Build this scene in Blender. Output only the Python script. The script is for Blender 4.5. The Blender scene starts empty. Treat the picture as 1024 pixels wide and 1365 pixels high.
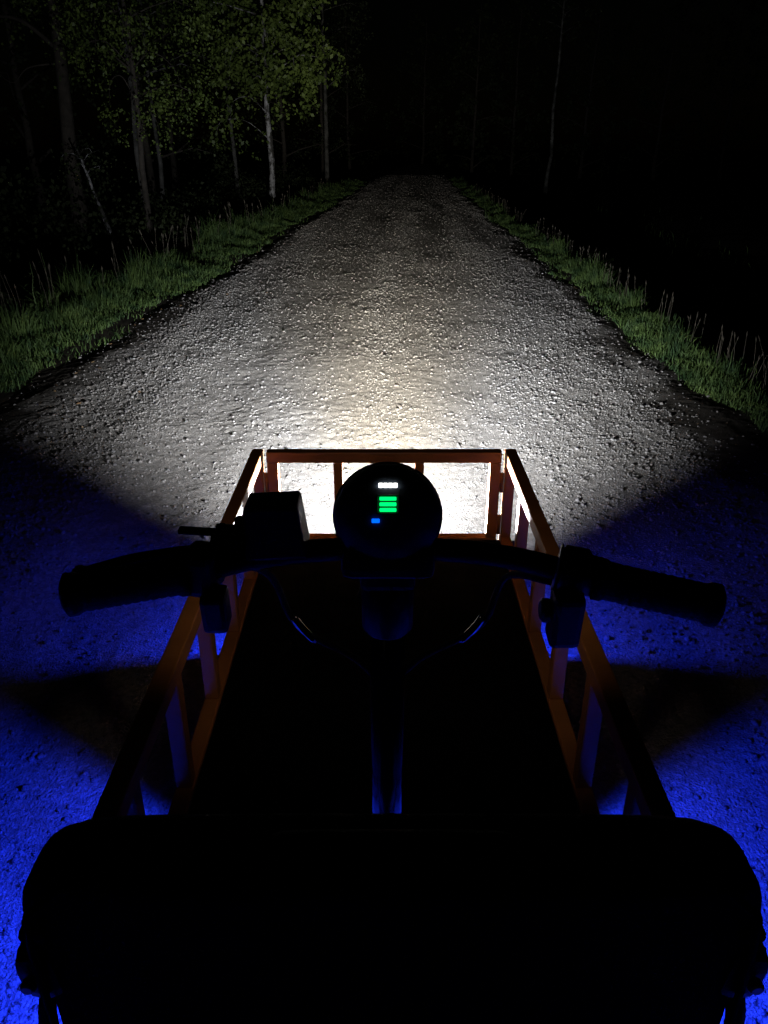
import bpy, bmesh, math, random
import numpy as np
from mathutils import Vector, Matrix
R = math.radians
rng = np.random.default_rng(7)
random.seed(7)
scene = bpy.context.scene
col = scene.collection

# ------------------------------------------------------------ camera, sky, moon, exposure
CAM_H = 1.45
PITCH = 25.4
cd = bpy.data.cameras.new('camera')
cam = bpy.data.objects.new('camera', cd)
col.objects.link(cam)
cam.location = (0, 0, CAM_H)
cam.rotation_euler = (R(90 - PITCH), 0, 0)
cd.sensor_fit = 'VERTICAL'
cd.sensor_height = 36
cd.lens = 1025 / 1365 * 36
cd.clip_start = 0.02
cd.clip_end = 2000
scene.camera = cam

world = bpy.data.worlds.new('World')
scene.world = world
world.use_nodes = True
wn = world.node_tree
bg = wn.nodes['Background']
sky = wn.nodes.new('ShaderNodeTexSky')
sky.sky_type = 'NISHITA'
sky.sun_disc = False
sky.sun_elevation = R(4)
sky.sun_rotation = R(200)
wn.links.new(sky.outputs[0], bg.inputs[0])
bg.inputs[1].default_value = 0.00012

moon = bpy.data.lights.new('sun', 'SUN')
moon.energy = 0.0006
moon.angle = R(0.5)
moon.color = (1.0, 0.93, 0.85)
mo = bpy.data.objects.new('sun', moon)
col.objects.link(mo)
mo.rotation_euler = (R(60), 0, R(-20))

vs = scene.view_settings
vs.view_transform = 'Standard'
vs.look = 'None'
vs.exposure = 0
vs.gamma = 1
vs.use_curve_mapping = False
scene.cycles.max_bounces = 6
scene.cycles.sample_clamp_indirect = 1.5
scene.cycles.use_denoising = True
scene.cycles.denoising_prefilter = 'ACCURATE'


# ------------------------------------------------------------ helpers
def new_mat(name, color, rough=0.6, metal=0.0, var=0.0, vscale=20.0, bump=0.0, bscale=80.0,
            color2=None, spec=0.5, trans=0.0):
    m = bpy.data.materials.new(name)
    m.use_nodes = True
    nt = m.node_tree
    b = nt.nodes['Principled BSDF']
    b.inputs['Base Color'].default_value = (*color, 1)
    b.inputs['Roughness'].default_value = rough
    b.inputs['Metallic'].default_value = metal
    b.inputs['Specular IOR Level'].default_value = spec
    tc = nt.nodes.new('ShaderNodeTexCoord')
    if var > 0 or color2:
        n = nt.nodes.new('ShaderNodeTexNoise')
        n.inputs['Scale'].default_value = vscale
        n.inputs['Detail'].default_value = 6
        nt.links.new(tc.outputs['Object'], n.inputs['Vector'])
        r = nt.nodes.new('ShaderNodeValToRGB')
        c2 = color2 or tuple(c * (1 - var) for c in color)
        r.color_ramp.elements[0].position = 0.35
        r.color_ramp.elements[0].color = (*c2, 1)
        r.color_ramp.elements[1].position = 0.68
        r.color_ramp.elements[1].color = (*color, 1)
        nt.links.new(n.outputs['Fac'], r.inputs[0])
        nt.links.new(r.outputs[0], b.inputs['Base Color'])
    if bump > 0:
        n2 = nt.nodes.new('ShaderNodeTexNoise')
        n2.inputs['Scale'].default_value = bscale
        n2.inputs['Detail'].default_value = 4
        nt.links.new(tc.outputs['Object'], n2.inputs['Vector'])
        bp = nt.nodes.new('ShaderNodeBump')
        bp.inputs['Strength'].default_value = bump
        bp.inputs['Distance'].default_value = 0.01
        nt.links.new(n2.outputs['Fac'], bp.inputs['Height'])
        nt.links.new(bp.outputs[0], b.inputs['Normal'])
    if trans > 0:
        b.inputs['Transmission Weight'].default_value = 0
        tr = nt.nodes.new('ShaderNodeBsdfTranslucent')
        mx = nt.nodes.new('ShaderNodeMixShader')
        mx.inputs[0].default_value = trans
        out = nt.nodes['Material Output']
        src = b.inputs['Base Color'].links[0].from_socket if b.inputs['Base Color'].links else None
        if src:
            nt.links.new(src, tr.inputs['Color'])
        else:
            tr.inputs['Color'].default_value = (*color, 1)
        nt.links.new(b.outputs[0], mx.inputs[1])
        nt.links.new(tr.outputs[0], mx.inputs[2])
        nt.links.new(mx.outputs[0], out.inputs['Surface'])
    return m


def emit_mat(name, color, strength):
    m = bpy.data.materials.new(name)
    m.use_nodes = True
    nt = m.node_tree
    b = nt.nodes['Principled BSDF']
    b.inputs['Base Color'].default_value = (*color, 1)
    b.inputs['Emission Color'].default_value = (*color, 1)
    b.inputs['Emission Strength'].default_value = strength
    return m


def tag(o, label=None, cat=None, group=None, kind=None):
    if label: o['label'] = label
    if cat: o['category'] = cat
    if group: o['group'] = group
    if kind: o['kind'] = kind
    return o


def empty(name, loc=(0, 0, 0)):
    o = bpy.data.objects.new(name, None)
    o.empty_display_size = 0.1
    col.objects.link(o)
    o.location = loc
    return o


def link(name, me, mat=None, parent=None, loc=None):
    o = bpy.data.objects.new(name, me)
    col.objects.link(o)
    if mat is not None and len(me.materials) == 0:
        me.materials.append(mat)
    if parent is not None:
        o.parent = parent
    if loc is not None:
        o.location = loc
    return o


def np_mesh(name, V, F, smooth=False):
    """V (n,3) float, F (m,k) int with one k"""
    me = bpy.data.meshes.new(name)
    V = np.asarray(V, np.float32)
    F = np.asarray(F, np.int32)
    k = F.shape[1]
    me.vertices.add(len(V))
    me.vertices.foreach_set('co', V.ravel())
    me.loops.add(F.size)
    me.loops.foreach_set('vertex_index', F.ravel())
    me.polygons.add(len(F))
    me.polygons.foreach_set('loop_start', np.arange(0, F.size, k, dtype=np.int32))
    if smooth:
        me.polygons.foreach_set('use_smooth', np.ones(len(F), bool))
    me.update(calc_edges=True)
    me.validate()
    return me


class MB:
    def __init__(self):
        self.bm = bmesh.new()

    def box(self, c, s, rot=None, bevel=0.0, taper=None):
        r = bmesh.ops.create_cube(self.bm, size=1)
        vs_ = r['verts']
        for v in vs_:
            v.co = Vector((v.co.x * s[0], v.co.y * s[1], v.co.z * s[2]))
            if taper and v.co.z > 0:
                v.co.x *= taper[0]
                v.co.y *= taper[1]
        if bevel > 0:
            es = list({e for v in vs_ for e in v.link_edges})
            rb = bmesh.ops.bevel(self.bm, geom=es, offset=bevel, segments=2, profile=0.6, affect='EDGES')
            vs_ = list({v for f in rb['faces'] for v in f.verts} | {v for v in vs_ if v.is_valid})
        M = Matrix.Translation(c)
        if rot is not None:
            M = M @ rot
        bmesh.ops.transform(self.bm, matrix=M, verts=vs_)
        return self

    def tube(self, pts, rad, seg=10, caps=True):
        pts = [Vector(p) for p in pts]
        if not hasattr(rad, '__len__'):
            rad = [rad] * len(pts)
        rings = []
        prev = None
        for i, p in enumerate(pts):
            a = pts[max(i - 1, 0)]
            b = pts[min(i + 1, len(pts) - 1)]
            t = (b - a).normalized()
            if prev is None:
                u = t.orthogonal().normalized()
            else:
                u = (prev - t * prev.dot(t)).normalized()
            prev = u
            w = t.cross(u)
            rings.append([self.bm.verts.new(p + (u * math.cos(k * 2 * math.pi / seg) + w * math.sin(k * 2 * math.pi / seg)) * rad[i])
                          for k in range(seg)])
        for i in range(len(rings) - 1):
            for k in range(seg):
                f = self.bm.faces.new((rings[i][k], rings[i][(k + 1) % seg], rings[i + 1][(k + 1) % seg], rings[i + 1][k]))
                f.smooth = True
        if caps:
            self.bm.faces.new(list(reversed(rings[0])))
            self.bm.faces.new(rings[-1])
        return self

    def lathe(self, prof, c, axis, seg=32, smooth=True, sx=1.0, sz=1.0):
        """prof: list of (along, radius); axis a unit vector"""
        ax = Vector(axis).normalized()
        u = Vector((1, 0, 0)) if abs(ax.x) < 0.9 else Vector((0, 1, 0))
        u = (u - ax * u.dot(ax)).normalized()
        w = ax.cross(u)
        c = Vector(c)
        rings = []
        for (a, r) in prof:
            rings.append([self.bm.verts.new(c + ax * a + u * (math.cos(k * 2 * math.pi / seg) * r * sx) + w * (math.sin(k * 2 * math.pi / seg) * r * sz))
                          for k in range(seg)])
        for i in range(len(rings) - 1):
            for k in range(seg):
                f = self.bm.faces.new((rings[i][k], rings[i][(k + 1) % seg], rings[i + 1][(k + 1) % seg], rings[i + 1][k]))
                f.smooth = smooth
        self.bm.faces.new(list(reversed(rings[0])))
        self.bm.faces.new(rings[-1])
        return self

    def build(self, name, mat, parent=None, loc=None):
        bmesh.ops.recalc_face_normals(self.bm, faces=self.bm.faces)
        me = bpy.data.meshes.new(name)
        self.bm.to_mesh(me)
        self.bm.free()
        return link(name, me, mat, parent, loc)


def curve(ctrl, n=24):
    """Catmull-Rom through the control points"""
    P = [Vector(p) for p in ctrl]
    P = [P[0] * 2 - P[1]] + P + [P[-1] * 2 - P[-2]]
    out = []
    segs = len(P) - 3
    for s in range(segs):
        for k in range(n // segs + 1):
            t = k / (n // segs + 1)
            a, b, c, d = P[s:s + 4]
            out.append(0.5 * ((2 * b) + (c - a) * t + (2 * a - 5 * b + 4 * c - d) * t * t + (3 * b - a - 3 * c + d) * t ** 3))
    out.append(P[-2])
    return out


def vnoise(x, y, seed=0):
    """smooth value noise on arrays"""
    xi = np.floor(x).astype(np.int64)
    yi = np.floor(y).astype(np.int64)
    fx = x - xi
    fy = y - yi
    fx = fx * fx * (3 - 2 * fx)
    fy = fy * fy * (3 - 2 * fy)

    def h(a, b):
        n = (a * 374761393 + b * 668265263 + seed * 1442695041) & 0xffffffff
        n = ((n ^ (n >> 13)) * 1274126177) & 0xffffffff
        return ((n ^ (n >> 16)) & 0xffff) / 65535.0
    return (h(xi, yi) * (1 - fx) + h(xi + 1, yi) * fx) * (1 - fy) + (h(xi, yi + 1) * (1 - fx) + h(xi + 1, yi + 1) * fx) * fy


# ------------------------------------------------------------ materials
M = {}
M['paint'] = new_mat('brown_orange_paint', (0.46, 0.170, 0.048), 0.45, var=0.25, vscale=14, bump=0.08, bscale=160)
M['deck'] = new_mat('black_deck_board', (0.0025, 0.003, 0.0035), 0.8, var=0.4, vscale=18, bump=0.1, bscale=60, spec=0.0)
M['rubber'] = new_mat('black_rubber', (0.012, 0.012, 0.013), 0.8, bump=0.2, bscale=220)
M['plastic'] = new_mat('black_plastic', (0.014, 0.015, 0.017), 0.5, bump=0.1, bscale=300)
M['shell'] = new_mat('dark_blue_black_shell', (0.055, 0.075, 0.105), 0.6, bump=0.06, bscale=300)
M['blackmetal'] = new_mat('black_coated_metal', (0.009, 0.009, 0.011), 0.5, bump=0.06, bscale=180, spec=0.3)
M['gloss'] = new_mat('glossy_black_tube', (0.02, 0.02, 0.022), 0.18)
M['chrome'] = new_mat('glint_chrome', (0.75, 0.74, 0.72), 0.16, metal=1.0)
M['steel'] = new_mat('galvanised_steel', (0.5, 0.5, 0.5), 0.42, metal=0.8, var=0.2, vscale=50)
M['fabric'] = new_mat('black_woven_fabric', (0.009, 0.009, 0.010), 0.95, bump=0.4, bscale=600, spec=0.15)
M['webbing'] = new_mat('black_webbing', (0.012, 0.012, 0.013), 0.9, bump=0.4, bscale=900, spec=0.2)
M['lens'] = emit_mat('lit_lamp_lens', (1.0, 0.97, 0.9), 6)
M['dimlens'] = emit_mat('dim_warm_lens', (1.0, 0.75, 0.5), 0.5)
M['led_white'] = emit_mat('white_indicator', (1.0, 0.98, 0.93), 5)
M['led_green'] = emit_mat('green_indicator', (0.0, 0.9, 0.16), 1.6)
M['led_blue'] = emit_mat('blue_indicator', (0.0, 0.11, 1.0), 1.6)
M['strip'] = emit_mat('blue_led_strip', (0.0, 0.06, 1.0), 0.8)


def gravel_material(name, dark, light, stone=False):
    m = bpy.data.materials.new(name)
    m.use_nodes = True
    nt = m.node_tree
    L = nt.links
    b = nt.nodes['Principled BSDF']
    b.inputs['Roughness'].default_value = 1.0
    b.inputs['Specular IOR Level'].default_value = 0.05
    tc = nt.nodes.new('ShaderNodeTexCoord')
    big = nt.nodes.new('ShaderNodeTexNoise')
    big.inputs['Scale'].default_value = 0.9
    big.inputs['Detail'].default_value = 5
    L.new(tc.outputs['Object'], big.inputs['Vector'])
    if stone:
        geo = nt.nodes.new('ShaderNodeNewGeometry')
        src = geo.outputs['Random Per Island']
    else:
        vo = nt.nodes.new('ShaderNodeTexVoronoi')
        vo.inputs['Scale'].default_value = 95
        L.new(tc.outputs['Object'], vo.inputs['Vector'])
        sep = nt.nodes.new('ShaderNodeSeparateColor')
        L.new(vo.outputs['Color'], sep.inputs[0])
        src = sep.outputs[0]
    ramp = nt.nodes.new('ShaderNodeValToRGB')
    ramp.color_ramp.elements[0].color = (*dark, 1)
    ramp.color_ramp.elements[1].color = (*light, 1)
    e = ramp.color_ramp.elements.new(0.55)
    e.color = tuple((a * 0.5 + c * 0.5) * w for a, c, w in zip(dark, light, (1.03, 1.0, 0.95))) + (1,)
    L.new(src, ramp.inputs[0])
    hue = nt.nodes.new('ShaderNodeValToRGB')
    hue.color_ramp.elements[0].position = 0.3
    hue.color_ramp.elements[0].color = (0.80, 0.785, 0.775, 1)
    hue.color_ramp.elements[1].position = 0.7
    hue.color_ramp.elements[1].color = (1.0, 0.98, 0.955, 1)
    L.new(big.outputs['Fac'], hue.inputs[0])
    mul = nt.nodes.new('ShaderNodeMix')
    mul.data_type = 'RGBA'
    mul.blend_type = 'MULTIPLY'
    mul.inputs['Factor'].default_value = 1
    L.new(ramp.outputs[0], mul.inputs['A'])
    L.new(hue.outputs[0], mul.inputs['B'])
    if stone:
        L.new(mul.outputs['Result'], b.inputs['Base Color'])
    else:
        at = nt.nodes.new('ShaderNodeAttribute')
        at.attribute_name = 'soil'
        mx = nt.nodes.new('ShaderNodeMix')
        mx.data_type = 'RGBA'
        L.new(at.outputs['Fac'], mx.inputs['Factor'])
        L.new(mul.outputs['Result'], mx.inputs['A'])
        mx.inputs['B'].default_value = (0.05, 0.044, 0.036, 1)
        L.new(mx.outputs['Result'], b.inputs['Base Color'])
    n1 = nt.nodes.new('ShaderNodeTexNoise')
    n1.inputs['Scale'].default_value = 160 if not stone else 260
    n1.inputs['Detail'].default_value = 3
    L.new(tc.outputs['Object'], n1.inputs['Vector'])
    bp = nt.nodes.new('ShaderNodeBump')
    bp.inputs['Strength'].default_value = 0.9
    bp.inputs['Distance'].default_value = 0.012
    L.new(n1.outputs['Fac'], bp.inputs['Height'])
    L.new(bp.outputs[0], b.inputs['Normal'])
    return m


M['road'] = gravel_material('packed_gravel', (0.22, 0.212, 0.200), (0.40, 0.385, 0.365))
M['stone'] = gravel_material('loose_stones', (0.20, 0.198, 0.195), (0.37, 0.36, 0.35), stone=True)
M['soil'] = new_mat('dark_roadside_soil', (0.035, 0.030, 0.022), 0.95, var=0.5, vscale=6, bump=0.6, bscale=30, spec=0.1)
M['grass'] = new_mat('verge_grass', (0.105, 0.165, 0.042), 0.65, color2=(0.022, 0.052, 0.017), vscale=5, trans=0.25, spec=0.25)
M['seed'] = new_mat('pale_seed_heads', (0.12, 0.105, 0.075), 0.8, var=0.4, vscale=20)
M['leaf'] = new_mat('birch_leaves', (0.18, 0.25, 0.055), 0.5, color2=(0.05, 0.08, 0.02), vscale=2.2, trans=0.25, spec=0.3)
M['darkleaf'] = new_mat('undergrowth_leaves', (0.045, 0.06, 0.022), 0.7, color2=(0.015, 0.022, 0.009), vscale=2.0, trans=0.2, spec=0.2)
M['weed'] = new_mat('weed_leaves', (0.15, 0.23, 0.08), 0.6, var=0.4, vscale=14, trans=0.2)
M['brownbark'] = new_mat('brown_bark', (0.06, 0.05, 0.04), 0.9, var=0.5, vscale=9, bump=0.7, bscale=24)


def birch_material():
    m = bpy.data.materials.new('birch_bark')
    m.use_nodes = True
    nt = m.node_tree
    L = nt.links
    b = nt.nodes['Principled BSDF']
    b.inputs['Roughness'].default_value = 0.75
    tc = nt.nodes.new('ShaderNodeTexCoord')
    mp = nt.nodes.new('ShaderNodeMapping')
    mp.inputs['Scale'].default_value = (5, 5, 3.2)
    L.new(tc.outputs['Object'], mp.inputs['Vector'])
    n = nt.nodes.new('ShaderNodeTexNoise')
    n.inputs['Scale'].default_value = 1.1
    n.inputs['Detail'].default_value = 7
    n.inputs['Roughness'].default_value = 0.65
    L.new(mp.outputs[0], n.inputs['Vector'])
    r = nt.nodes.new('ShaderNodeValToRGB')
    r.color_ramp.elements[0].position = 0.45
    r.color_ramp.elements[0].color = (0.03, 0.028, 0.024, 1)
    r.color_ramp.elements[1].position = 0.55
    r.color_ramp.elements[1].color = (0.30, 0.30, 0.31, 1)
    L.new(n.outputs['Fac'], r.inputs[0])
    L.new(r.outputs[0], b.inputs['Base Color'])
    return m


M['birch'] = birch_material()
M['dimbirch'] = new_mat('dim_birch_bark', (0.12, 0.118, 0.11), 0.85, color2=(0.012, 0.012, 0.010), vscale=3.5, bump=0.5, bscale=20)  # birch bark with dimness put into the colour, for the less lit stems


# ------------------------------------------------------------ the ground and the road
def road_left(y):
    return -2.78 + 0.056 * y - 0.00035 * np.maximum(y - 20, 0) ** 2 * 0


def road_right(y):
    return 2.02 + 0.030 * y


def wob(y, s):
    return (vnoise(y * 0.9, y * 0 + 3.3, s) - 0.5) * 0.28 + (vnoise(y * 3.1, y * 0 + 7.1, s + 1) - 0.5) * 0.12


def ground_z(x, y):
    """height of the terrain beside and under the road"""
    yl = np.clip(y, -30, 60)
    eL = road_left(yl) - x
    eR = x - road_right(yl)
    prof = np.interp
    zl = prof(eL, [-0.3, 0.0, 1.05, 1.5, 2.4, 3.4, 6, 40], [-0.09, -0.03, -0.02, -0.22, -0.55, -0.35, -0.15, 0.0])
    zr = prof(eR, [-0.3, 0.0, 0.55, 1.0, 2.0, 3.2, 6, 40], [-0.09, -0.03, -0.04, -0.28, -0.75, -0.7, -0.6, -0.5])
    z = np.where(eL > -0.3, zl, np.where(eR > -0.3, zr, -0.09))
    return z + np.where((eL > 0) | (eR > 0), (vnoise(x * 1.7, y * 1.7, 5) - 0.5) * 0.10, 0)


def grid_mesh(name, xs_of, ys, zf, smooth=True):
    V = []
    nx = None
    for y in ys:
        xs = xs_of(y)
        nx = len(xs)
        V.append(np.stack([xs, np.full(nx, y), np.zeros(nx)], 1))
    V = np.concatenate(V)
    V[:, 2] = zf(V[:, 0], V[:, 1])
    i = np.arange((len(ys) - 1) * nx).reshape(len(ys) - 1, nx)[:, :-1].ravel()
    F = np.stack([i, i + 1, i + nx + 1, i + nx], 1)
    return np_mesh(name, V, F, smooth)


lat = np.concatenate([np.array([-600, -250, -110, -60, -38, -26]), np.arange(-20, -8, 0.8), np.arange(-8, 8, 0.22), np.arange(8, 20, 0.8),
                      np.array([21, 26, 38, 60, 110, 250, 600])]).astype(float)
gy = np.concatenate([np.array([-600, -200, -80, -40, -20, -10]), np.arange(-6, 24, 0.3), np.arange(24, 70, 1.2),
                     np.array([72, 90, 130, 220, 600])]).astype(float)
tag(link('ground', grid_mesh('ground', lambda y: lat, gy, ground_z), M['soil']), kind='structure')


def road_z(x, y):
    yl = np.clip(y, -30, 90)
    a = road_left(yl)
    b = road_right(yl)
    t = (x - a) / (b - a)
    crown = 0.02 * (1 - (2 * t - 1) ** 2) - 0.02
    edge = np.minimum(x - a - wob(y, 11), b + wob(y, 12) - x)
    drop = np.interp(edge, [-0.22, 0.0, 0.25], [-0.085, -0.030, 0.0])
    far = np.clip(1 - (y - 12) / 40, 0.15, 1)
    und = (vnoise(x * 1.3, y * 0.8, 21) - 0.5) * 0.018 + (vnoise(x * 6, y * 4, 22) - 0.5) * 0.007
    rut = (vnoise(x * 5.0, y * 0.25, 25) - 0.5) * 0.014 - 0.012 * np.exp(-((x - (a + b) / 2 + 0.75) / 0.28) ** 2) - 0.012 * np.exp(-((x - (a + b) / 2 - 0.75) / 0.28) ** 2)
    fine = ((vnoise(x * 52, y * 52, 23) - 0.5) * 0.008 + (vnoise(x * 21, y * 21, 24) - 0.5) * 0.004) * far
    return crown + drop + und + rut + fine


ys = [-6.0]
while ys[-1] < 90:
    y = ys[-1]
    ys.append(y + (0.15 if y < 0.2 else 0.019 if y < 7 else min(0.019 * math.exp((y - 7) * 0.085), 1.2)))
ys = np.array(ys)


def road_xs(y):
    yl = min(max(y, -30), 90)
    return np.linspace(road_left(yl) - 0.25, road_right(yl) + 0.25, 300)


def soil_amount(x, y):
    """the earthy margins of the road, where gravel thins out towards the grass"""
    yl = np.clip(y, -30, 90)
    e = np.minimum(x - road_left(yl), road_right(yl) - x)
    wv = (vnoise(x * 2.0, y * 1.1, 61) - 0.5) * 0.5 + (vnoise(x * 7, y * 6, 62) - 0.5) * 0.25
    return np.clip((0.42 + wv - e) / 0.22, 0, 1)


road_me = grid_mesh('road', road_xs, ys, road_z)
co = np.empty(len(road_me.vertices) * 3, np.float32)
road_me.vertices.foreach_get('co', co)
co = co.reshape(-1, 3).astype(float)
road_me.attributes.new('soil', 'FLOAT', 'POINT').data.foreach_set('value', soil_amount(co[:, 0], co[:, 1]).astype(np.float32))
tag(link('road', road_me, M['road']), kind='structure')

# loose stones on the road: thousands of small facets lumps, joined
ico = bmesh.new()
bmesh.ops.create_icosphere(ico, subdivisions=1, radius=1)
icoV = np.array([v.co[:] for v in ico.verts])
icoF = np.array([[v.index for v in f.verts] for f in ico.faces])
ico.free()
variants = []
for k in range(8):
    d = icoV * (1 + rng.uniform(-0.24, 0.24, (len(icoV), 1)))
    variants.append(d * np.array([1, rng.uniform(0.7, 0.95), rng.uniform(0.42, 0.65)]))


def stones(name, n, y0, y1, seed):
    g = np.random.default_rng(seed)
    n3 = n * 4
    # as many stones per metre as the eye can tell apart: fewer and coarser ones far away
    u = g.uniform(0, 1, n3)
    y = 7.5 * np.tan(np.arctan(y0 / 7.5) + u * (np.arctan(y1 / 7.5) - np.arctan(y0 / 7.5)))
    a = road_left(y)
    b = road_right(y)
    t = g.uniform(-0.005, 1.005, n3)
    x = a + (b - a) * t
    # loose bands lie between and beside the wheel tracks
    lane = np.abs(x - (a + b) / 2)
    dens = 0.30 + 0.55 * np.exp(-((lane - 1.75) / 0.33) ** 2) + 0.30 * np.exp(-(lane / 0.35) ** 2) + 0.25 * np.exp(-((lane - 1.2) / 0.2) ** 2)
    dens *= 0.25 + 1.5 * vnoise(x * 3.4, y * 0.22, 31) * (0.5 + vnoise(x * 1.2, y * 0.7, 33))
    dens *= 0.6 + 0.8 * vnoise(x * 8, y * 6, 32)
    dens *= 1 - 0.8 * soil_amount(x, y)
    keep = g.uniform(0, 1, n3) < dens
    x = x[keep][:n]
    y = y[keep][:n]
    m = len(x)
    rmed = 0.0046 * (1 + np.maximum(y - 3, 0) * 0.050)
    r = np.minimum(rmed * np.exp(g.normal(0, 0.42, m)), rmed * 2.9)
    th = g.uniform(0, 2 * np.pi, m)
    tx = g.normal(0, 0.35, m)
    which = g.integers(0, 8, m)
    B = np.stack(variants)[which]                      # m, nv, 3
    c, s = np.cos(tx)[:, None], np.sin(tx)[:, None]
    X, Y, Z = B[..., 0], B[..., 1] * c - B[..., 2] * s, B[..., 1] * s + B[..., 2] * c
    c, s = np.cos(th)[:, None], np.sin(th)[:, None]
    X, Y = X * c - Y * s, X * s + Y * c
    P = np.stack([X, Y, Z], -1) * r[:, None, None]
    z = road_z(x, y) + r * g.uniform(-0.1, 0.45, m)
    P += np.stack([x, y, z], 1)[:, None, :]
    nv = len(icoV)
    F = (icoF[None] + (np.arange(m) * nv)[:, None, None]).reshape(-1, 3)
    return np_mesh(name, P.reshape(-1, 3), F)


tag(link('gravel', stones('gravel', 95000, 0.75, 48, 1), M['stone']), 'grey loose gravel stones scattered all over the road', 'gravel', kind='stuff')


# ------------------------------------------------------------ grass verges
def blades(name, x, y, z, h, w, g, lean=0.35, mat=None, label=None, cat='grass'):
    n = len(x)
    th = g.uniform(0, 2 * np.pi, n)
    ld = g.uniform(0, 2 * np.pi, n)
    ln = np.abs(g.normal(0, lean, n)) * h
    ux, uy = np.cos(th) * w / 2, np.sin(th) * w / 2
    lx, ly = np.cos(ld) * ln, np.sin(ld) * ln
    base = np.stack([x, y, z], 1)
    U = np.stack([ux, uy, ux * 0], 1)
    mid = base + np.stack([lx * 0.3, ly * 0.3, h * 0.55], 1)
    tip = base + np.stack([lx, ly, h * (1 - 0.25 * (ln / h))], 1)
    V = np.stack([base - U, base + U, mid + U * 0.8, mid - U * 0.8, tip + U * 0.12, tip - U * 0.12], 1).reshape(-1, 3)
    o = np.arange(n)[:, None] * 6
    F = np.concatenate([o + np.array([[0, 1, 2, 3]]), o + np.array([[3, 2, 4, 5]])])
    return tag(link(name, np_mesh(name, V, F), mat or M['grass']), label, cat, kind='stuff')


def strip(side, n, y0, y1, width, seed):
    g = np.random.default_rng(seed)
    u = g.uniform(0, 1, n * 3)
    y = y0 * (y1 / y0) ** u
    e = g.beta(1.15, 1.5, n * 3) * width * (0.75 + 0.5 * vnoise(y * 1.3, y * 0 + 2.2, seed + 5)) + 0.22 * (vnoise(y * 2.1, y * 0, seed + 6) - 0.75)
    clump = vnoise(y * 2.4, e * 3, seed) * 0.7 + vnoise(y * 7, e * 7, seed + 1) * 0.5
    keep = clump > g.uniform(0.15, 1.05, n * 3)
    y, e, clump = y[keep][:n], e[keep][:n], clump[keep][:n]
    wb = wob(y, 11 if side < 0 else 12)
    if side < 0:
        x = road_left(y) - 0.12 - e + wb
    else:
        x = road_right(y) + 0.02 + e + wb
    return g, x, y, e, clump


g, x, y, e, c = strip(-1, 42000, 3.4, 38, 0.95, 41)
h = (0.05 + 0.36 * np.clip(e / 0.9, 0, 1) * c * c) * g.uniform(0.35, 1.35, len(x))
blades('grass', x, y, ground_z(x, y) - 0.01, h, 0.0048 * (1 + y / 9), g, lean=0.55, mat=M['grass'],
       label='green verge grass growing along the wooded side of the road')
g, x, y, e, c = strip(1, 24000, 3.0, 42, 0.40, 43)
h = (0.04 + 0.17 * np.clip(e / 0.3, 0, 1) * c * c) * g.uniform(0.35, 1.4, len(x))
blades('grass', x, y, ground_z(x, y) - 0.01, h, 0.0048 * (1 + y / 9), g, lean=0.55, mat=M['grass'],
       label='green verge grass along the open dark side of the road')


for sd_, sg, lab in ((-1, 45, 'thin stray grass tufts in the earthy road margin below the wood'), (1, 46, 'thin stray grass tufts in the earthy margin on the open side')):
    g, x, y, e, c = strip(sd_, 5200, 3.2, 30, 0.55, sg)
    x = x - sd_ * 0.10
    h = (0.02 + 0.07 * c * c) * g.uniform(0.4, 1.6, len(x))
    blades('grass', x, y, np.maximum(ground_z(x, y), road_z(x, y)) - 0.004, h, 0.0042 * (1 + y / 9), g, lean=0.8, mat=M['grass'], label=lab)


def seed_heads(name, side, n, y0, y1, e0, e1, hm, seed, label):
    g = np.random.default_rng(seed)
    y = y0 * (y1 / y0) ** g.uniform(0, 1, n)
    e = g.uniform(e0, e1, n)
    x = road_left(y) - e if side < 0 else road_right(y) + e
    z = ground_z(x, y)
    h = hm * g.uniform(0.7, 1.25, n)
    V, F = [], []
    for i in range(n):
        a = g.uniform(0, 6.28)
        l = h[i] * abs(g.normal(0, 0.2))
        d = np.array([math.cos(a) * l, math.sin(a) * l, 0])
        b0 = np.array([x[i], y[i], z[i]])
        p = [b0, b0 + d * 0.3 + [0, 0, h[i] * 0.5], b0 + d * 0.8 + [0, 0, h[i] * 0.84], b0 + d * 0.9 + [0, 0, h[i] * 0.92], b0 + d + [0, 0, h[i]]]
        k = 1 + y[i] / 12
        rr = np.array([0.0016, 0.0013, 0.0011, 0.005, 0.0006]) * k
        o = len(V)
        for q, r_ in zip(p, rr):
            for j in range(3):
                V.append(q + np.array([math.cos(j * 2.094) * r_, math.sin(j * 2.094) * r_, 0]))
        for q in range(4):
            for j in range(3):
                F.append([o + q * 3 + j, o + q * 3 + (j + 1) % 3, o + q * 3 + 3 + (j + 1) % 3, o + q * 3 + 3 + j])
    return tag(link(name, np_mesh(name, np.array(V), np.array(F)), M['seed']), label, 'grass', kind='stuff')


seed_heads('grass_seed_stalks', 1, 120, 4.8, 30, 0.25, 0.55, 0.25, 51, 'pale seed stalks rising from the grass beside the open ditch')
seed_heads('grass_seed_stalks', -1, 80, 5.5, 30, 0.7, 1.35, 0.46, 52, 'tall thin seed stalks in the grass below the trees')


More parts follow.
